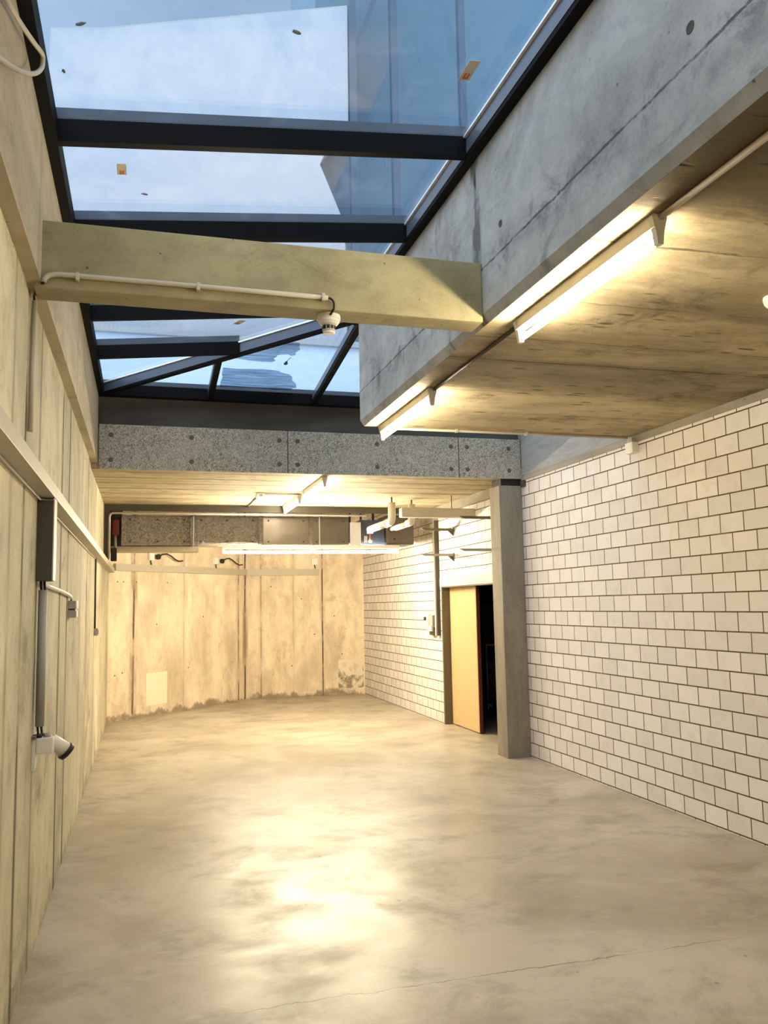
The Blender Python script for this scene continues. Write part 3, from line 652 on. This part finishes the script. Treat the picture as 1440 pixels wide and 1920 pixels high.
# smoke detectors
def detector(x, y, z, label):
    p = thing('smoke_detector', (x, y, z), label, 'smoke detector', 'smoke detectors')
    MB().lathe((x, y, z), [(.058, 0), (.060, -.012), (.060, -.022)], 32).build('base', 'white', p, smooth=False)
    MB().lathe((x, y, z-.022), [(.056, 0), (.055, -.012), (.044, -.026), (.036, -.030)], 32).build('ring', 'whitepaint', p)
    MB().lathe((x, y, z-.052), [(.033, 0), (.033, -.028), (.030, -.033)], 28).build('chamber', 'beige', p)
    for k in range(10):
        a = 2*math.pi*k/10
        c_, s_ = math.cos(a), math.sin(a)
        u = Vector((-s_, c_, 0))*.0075; n_ = Vector((c_, s_, 0))
        cpt = Vector((x, y, z-.056))+n_*.0325
        MB().poly([tuple(cpt-u), tuple(cpt+u), tuple(cpt+u-Vector((0, 0, .018))), tuple(cpt-u-Vector((0, 0, .018)))], tuple(n_*.0022)).build('smoke_slot', 'black', p)
    MB().lathe((x, y, z-.085), [(.030, 0), (.031, -.008), (.026, -.011)], 28).build('cover', 'white', p)
    return p
detector(.895, 4.085, ZS, 'white smoke detector under the concrete cross beam')
detector(2.985, 3.33, ZS, 'white smoke detector on the stained soffit at the right picture edge')

# conduit on the cross beam and left wall
p = thing('conduit', (.2, 3.985, 3.28), 'beige conduit along the face of the cross beam to the smoke detector', 'conduit')
MB().tube(arc((-.455, 3.985, 3.245), (-.45, 3.985, 3.285), (-.39, 3.985, 3.287))+[(.25, 3.985, 3.285), (.87, 3.985, 3.281)], .012, 10).build('pipe', 'beige', p)
for x in (-.31, .235, .845): MB().box(x-.008, x+.008, 3.97, 4.0, 3.262, 3.30, .003).build('clip', 'beige', p)
MB().tube(arc((.87, 3.985, 3.281), (.905, 3.985, 3.28), (.90, 3.985, 3.235))+arc((.90, 3.985, 3.23), (.895, 4.0, 3.215), (.89, 4.03, 3.21), 4), .006, 8).build('cable_tail', 'black', p)
p = thing('conduit', (XL, 4.2, 2.9), 'thin beige conduit on the left wall under the end of the cross beam', 'conduit')
MB().tube([(XL+.014, 4.16, 2.585), (XL+.014, 4.19, 3.225)], .012, 10).build('pipe', 'beige', p)
MB().tube([(XL+.014, 4.19, 3.225)]+arc((XL+.014, 4.18, 3.24), (-.50, 4.08, 3.24), (-.455, 3.985, 3.245)), .007, 8).build('cable_tail', 'black', p)
# cable loop top left
p = thing('cable_loop', (-.45, 3.0, 3.8), 'pale cable hanging in a loop from the upper left wall at the top corner', 'cable')
lp = [(-.455, 2.45, 3.60), (-.45, 2.68, 3.69), (-.44, 2.95, 3.79), (-.42, 3.18, 3.87), (-.41, 3.35, 3.94), (-.41, 3.38, 3.93), (-.41, 3.34, 3.87), (-.42, 3.22, 3.77), (-.43, 2.98, 3.62), (-.44, 2.72, 3.48), (-.45, 2.3, 3.27)]
sm = []
for i in range(len(lp)-1):
    p0, p1, p2, p3 = [Vector(lp[max(0, min(len(lp)-1, i+k))]) for k in (-1, 0, 1, 2)]
    for k in range(5):
        t = k/5; sm.append(tuple(.5*((2*p1)+(-p0+p2)*t+(2*p0-5*p1+4*p2-p3)*t*t+(-p0+3*p1-3*p2+p3)*t**3)))
sm.append(lp[-1])
MB().tube(sm, .009, 10).build('cable', 'beige', p)

# left wall: trunking, vertical cover, conduits, socket
p = thing('cable_trunking', (XL, 6, 2.335), 'long grey cable trunking along the left wall to the far corner', 'trunking')
MB().box(XL+.001, -.445, -3, 13.98, 2.335, 2.405, .003).build('channel', 'trunk', p)
MB().box(XL+.002, -.452, -3, 13.95, 2.405, 2.409).build('lid', 'trunk', p)
MB().box(XL+.001, XL+.012, -3, 13.98, 2.322, 2.335).build('lip', 'beige', p)
p = thing('vertical_trunking', (XL, 4.7, 1.9), 'vertical trunking piece with shade-coloured side hanging down from the long trunking on the left wall', 'trunking')
MB().box(XL, -.452, 4.62, 4.74, 1.905, 2.320, .003).build('body', 'trunkshade', p)
MB().box(-.452, -.446, 4.618, 4.75, 1.905, 2.332, .001).build('cover', 'beige', p)
p = thing('conduit', (XL, 4.7, 1.5), 'thick grey conduit from vertical trunking down to the socket on the left wall', 'conduit')
MB().tube([(XL+.03, 4.69, 1.86), (XL+.03, 4.69, 1.17)], .022, 14).build('pipe', 'grey', p)
for dx in (.018, .036): MB().tube([(XL+dx, 4.69, 1.91), (XL+dx+.004, 4.69, 1.86)], .006, 8).build('cable', 'black', p)
for dx in (.020, .038): MB().tube([(XL+dx, 4.69, 1.17), (XL+dx+.005, 4.69, 1.12)], .006, 8).build('cable', 'black', p)
p = thing('conduit', (XL, 5.7, 1.9), 'curved pale conduit from vertical trunking along the left wall to a small junction box', 'conduit')
MB().tube([(XL+.02, 4.74, 1.893), (XL+.02, 5.2, 1.888), (XL+.02, 5.8, 1.878)]+arc((XL+.02, 6.2, 1.868), (XL+.02, 6.5, 1.862), (XL+.02, 6.62, 1.845)), .012, 10).build('pipe', 'whitepaint', p)
MB().tube([(XL+.02, 6.62, 1.845), (XL+.02, 6.64, 1.80)], .007, 8).build('cable_tail', 'black', p)
p = thing('junction_box', (XL, 6.65, 1.73), 'small grey junction box with white cover on the left wall', 'box')
MB().box(XL, XL+.055, 6.58, 6.72, 1.765, 1.825, .005).build('body', 'grey', p)
MB().box(XL, XL+.055, 6.58, 6.72, 1.70, 1.755, .005).build('lower_body', 'grey', p)
MB().box(XL+.055, XL+.062, 6.585, 6.72, 1.768, 1.822, .002).build('cover', 'white', p)
MB().box(XL+.004, XL+.05, 6.585, 6.715, 1.755, 1.765).build('seal', 'black', p)
MB().box(XL+.055, XL+.062, 6.585, 6.71, 1.705, 1.75, .002).build('cover', 'white', p)
p = thing('conduit', (XL, 10.1, 1.9), 'thin dark conduit dropping to the light switch on the far part of the left wall', 'conduit')
MB().tube([(XL+.01, 10.0, 2.335), (XL+.01, 10.05, 1.55)], .011, 8).build('pipe', 'darksteel', p)
p = thing('light_switch', (XL, 10.1, 1.45), 'small grey light switch on the far part of the left wall', 'switch')
MB().box(XL, XL+.045, 10.02, 10.13, 1.47, 1.55, .006).build('housing', 'grey', p)
MB().box(XL+.045, XL+.052, 10.04, 10.11, 1.485, 1.535, .002).build('rocker', 'greymetal', p)

# industrial socket (left wall)
p = thing('power_socket', (XL, 4.72, 1.05), 'white industrial power socket with black lid on the left wall', 'socket')
MB().poly([(XL, 4.66, 1.13), (XL, 4.66, .955), (XL, 4.80, 1.02), (XL, 4.80, 1.13)], (.016, 0, 0)).build('mounting_plate', 'white', p)
MB().box(XL+.016, XL+.10, 4.66, 4.78, 1.035, 1.115, .008).build('housing', 'whitepaint', p)
ax0 = Vector((XL+.085, 4.74, 1.095)); ax1 = Vector((XL+.145, 4.76, 1.035))
dd = (ax1-ax0).normalized()
MB().tube([tuple(ax0-dd*.01), tuple(ax0), tuple(ax1)], [.026, .030, .042], 22).build('socket_barrel', 'whitepaint', p)
MB().tube([tuple(ax1), tuple(ax1+dd*.006), tuple(ax1+dd*.024)], [.046, .048, .045], 22).build('lid', 'black', p)
MB().tube([(XL+.03, 4.68, 1.115), (XL+.03, 4.68, 1.135)], .014, 12).build('cable_gland', 'black', p)
MB().tube([(XL+.065, 4.70, 1.115), (XL+.065, 4.70, 1.135)], .018, 12).build('cable_gland', 'grey', p)
MB().box(XL+.001, XL+.02, 4.62, 4.70, 1.115, 1.13).build('top_clip', 'jamb', p)

# far wall trunking and sockets: local frame along the first facet
fa = Vector((A_[0], A_[1], 0)); fb = Vector((B_[0], B_[1], 0)); fu = (fb-fa).normalized(); fn = Vector((fu.y, -fu.x, 0))
def facet(s0, s1, d0, d1, z0, z1):
    pts = [fa+fu*s0+fn*d0, fa+fu*s1+fn*d0, fa+fu*s1+fn*d1, fa+fu*s0+fn*d1]
    return MB().poly([(q_.x, q_.y, z0) for q_ in pts], (0, 0, z1-z0))
L1 = (fb-fa).length
gu = (Vector((C_[0], C_[1], 0))-fb).normalized(); gn = Vector((gu.y, -gu.x, 0))
def facet2(s0, s1, d0, d1, z0, z1):
    pts = [fb+gu*s0+gn*d0, fb+gu*s1+gn*d0, fb+gu*s1+gn*d1, fb+gu*s0+gn*d1]
    return MB().poly([(q_.x, q_.y, z0) for q_ in pts], (0, 0, z1-z0))
p = thing('wall_trunking', tuple(fa+Vector((0, 0, 2.37))), 'beige trunking across the left facet of the far wall', 'trunking')
facet(.1, L1-.02, 0, .06, 2.375, 2.485).build('channel', 'trunk', p)
facet(.1, L1-.03, .06, .064, 2.38, 2.482).build('lid', 'trunk', p)
p = thing('wall_trunking', tuple(fb+Vector((0, 0, 2.37))), 'shorter beige trunking on the right facet of the far wall', 'trunking')
facet2(.03, 1.45, 0, .06, 2.36, 2.485).build('channel', 'trunk', p)
facet2(.035, 1.45, .06, .064, 2.365, 2.482).build('lid', 'trunk', p)
def outlet(fc, s, z, label, plug=True):
    org = fa if fc is facet else fb; uu = fu if fc is facet else gu; nn = fn if fc is facet else gn
    base = org+uu*s+Vector((0, 0, z)); p = thing('wall_socket', tuple(base), label, 'socket', 'wall sockets above the far trunking')
    fc(s-.06, s+.06, 0, .05, z-.06, z+.06).build('box', 'white', p)
    fc(s-.05, s+.05, .05, .058, z-.05, z+.05).build('face_plate', 'whitepaint', p)
    if plug:
        c = base+nn*.058+uu*.0
        MB().tube([tuple(c+uu*.12), tuple(c+uu*.12+nn*.04)], .045, 16).build('plug', 'black', p)
        MB().tube([tuple(c+uu*.12+nn*.03)]+[tuple(c+uu*(.12+.1*k)+nn*.03+Vector((0, 0, .06*math.sin(k*.9)))) for k in range(1, 7)], .012, 8).build('lead', 'black', p)
    MB().tube([tuple(base+nn*.02-Vector((0, 0, .06))), tuple(base+nn*.02+uu*.02-Vector((0, 0, .135)))], .01, 8).build('cable', 'darksteel', p)
outlet(facet, .92, 2.63, 'white wall socket with black plug on the left part of the far wall')
outlet(facet, 2.62, 2.62, 'white wall socket near the fold of the far wall under the bright tube')
outlet(facet2, 1.36, 2.63, 'white wall socket at the right end of the far trunking', False)
for s_, z in ((.2, 2.2), (.33, 2.2), (.62, 2.2), (1.35, 2.2), (.33, .75), (.17, .72), (1.9, .72), (1.1, 1.5), (2.3, 1.6)):
    c0 = fa+fu*s_+Vector((0, 0, z)); MB().tube([tuple(c0-fn*.004), tuple(c0+fn*.002)], .013, 10).build('nail_hole', 'bolt', bpy.data.objects['wall_far'])
for s_, z in ((.5, 2.15), (1.1, 1.9), (1.75, 1.55), (.9, .6), (1.9, .8), (1.35, 1.2)):
    c0 = fb+gu*s_+Vector((0, 0, z)); MB().tube([tuple(c0-gn*.004), tuple(c0+gn*.002)], .013, 10).build('nail_hole', 'bolt', bpy.data.objects['wall_far'])
# repaired patches on the far wall
o = facet(.86, 1.36, -.002, .006, .17, .70).build('plaster_patch', 'plaster', base=tuple(fa+fu*1.1+Vector((0, 0, .4)))); tag(o, 'pale square plaster patch low on the left facet of the far wall', 'patch')
o = facet2(1.82, 2.33, -.002, .006, .13, .68).build('plaster_patch', 'plasterstain', base=tuple(fb+gu*2.1+Vector((0, 0, .4)))); tag(o, 'stained plaster patch in the far corner beside the brick wall', 'patch')

# ------------------------------------------------------------------ door in the brick wall
p = thing('door_1', (4.38, 11.3, 0), 'yellow door leaf standing half open in the brick wall beside the pillar', 'door', kind='structure')
MB().box(4.372, 4.41, 10.80, 11.83, .012, 1.985, .002).build('door_leaf', 'door', p)
MB().box(4.368, 4.414, 10.775, 10.80, .012, 1.985).build('door_edge', 'dooredge', p)
b = MB(); b.box(XR-.003, XR+.26, 11.835, DY1+.002, 0, 2.002); b.box(XR-.003, XR+.26, DY0-.002, DY0+.045, 0, 2.002); b.box(XR-.003, XR+.26, DY0, DY1, 1.985, 2.003)
b.build('door_frame', 'jamb', p)
o = MB().box(XR-.006, XR+.1, DY0-.1, 11.93, 2.003, 2.125).build('trim_6', plain('pale_lintel', (.60, .55, .46), .7)); struct(o, 'pale lintel over the door opening', 'trim')
p = thing('wall_channel', (4.24, 12.0, 1.3), 'tall dark steel channel on the brick wall left of the door', 'channel')
MB().box(4.205, XR, 11.93, 11.975, 1.28, 3.0, .002).build('web', 'darksteel', p)
MB().box(4.20, XR, 11.975, 12.03, 1.28, 2.99, .002).build('flange', 'beige', p)
p = thing('switch_box', (4.22, 12.2, 1.3), 'white and grey isolator switch box on the brick wall left of the door', 'switch')
MB().box(4.17, XR, 12.06, 12.20, 1.42, 1.58, .008).build('grey_housing', 'grey', p)
MB().box(4.14, XR, 12.20, 12.36, 1.43, 1.60, .01).build('white_housing', 'white', p)
MB().tube([(4.14, 12.28, 1.53), (4.115, 12.28, 1.53)], .03, 14).build('rotary_knob', 'black', p)
MB().box(4.20, XR, 12.10, 12.30, 1.28, 1.40, .008).build('cable_base', 'darksteel', p)
MB().box(4.17, XR, 12.12, 12.27, 1.34, 1.42, .006).build('lower_cover', 'white', p)
def bracket(y, z, label, tip):
    p = thing('shelf_bracket', (XR, y, z), label, 'bracket', 'steel cantilever brackets above the door')
    MB().poly([(XR, y-.02, z+.018), (tip, y-.02, z+.018), (tip+.06, y-.02, z-.012), (XR, y-.02, z-.018)], (0, .04, 0)).build('arm', 'jamb' if z > 2.6 else 'grey', p)
    MB().box(XR-.008, XR, y-.028, y+.028, z-.03, z+.03, .002).build('wall_plate', 'darksteel', p)
    MB().poly([(XR-.008, y-.012, z-.018), (XR-.085, y-.012, z-.018), (XR-.008, y-.012, z-.09)], (0, .024, 0)).build('gusset', 'darksteel', p)
bracket(11.28, 2.80, 'upper steel bracket arm nearer the dark channel, above the door', 3.76)
bracket(11.30, 2.44, 'lower steel bracket arm nearer the dark channel, above the door', 3.76)
bracket(9.66, 2.80, 'upper steel bracket arm partly hidden behind the pillar', 3.72)
bracket(9.66, 2.40, 'lower steel bracket arm partly hidden behind the pillar', 3.72)

# trolley in the dark room
p = thing('trolley', (5.45, 12.4, 0), 'dark trolley on black castors in the unlit room behind the door', 'trolley')
MB().box(5.12, 5.85, 12.3, 13.3, .20, .26, .01).build('deck', 'black', p)
MB().box(5.18, 5.80, 12.36, 13.25, .26, .85, .01).build('cabinet', plain('charcoal_sheet', (.04, .04, .045), .5), p)
for x in (5.14, 5.83): MB().tube([(x, 12.33, .26), (x, 12.33, 1.10)], .014, 10).build('upright', 'greymetal', p)
MB().tube([(5.14, 12.33, 1.10), (5.83, 12.33, 1.10)], .016, 10).build('push_bar', 'greymetal', p)
for x in (5.2, 5.78):
    for y in (12.42, 13.2):
        c_ = MB().box(x-.035, x+.035, y-.03, y+.03, .10, .20, .004).build('castor', 'greymetal', p)
        MB().tube([(x-.022, y, .075), (x+.022, y, .075)], .075, 20).build('wheel', 'rubber', c_, base=p['_base'])
p = thing('dark_panel', (5.9, 13.8, 0), 'dark grey sheet leaning in the unlit room above the trolley', 'panel')
MB().box(5.3, 6.6, 13.75, 13.8, 0, 1.72, .004).build('sheet', plain('slate_sheet', (.07, .075, .085), .6), p)

for o in bpy.data.objects:
    if '_base' in o: del o['_base']
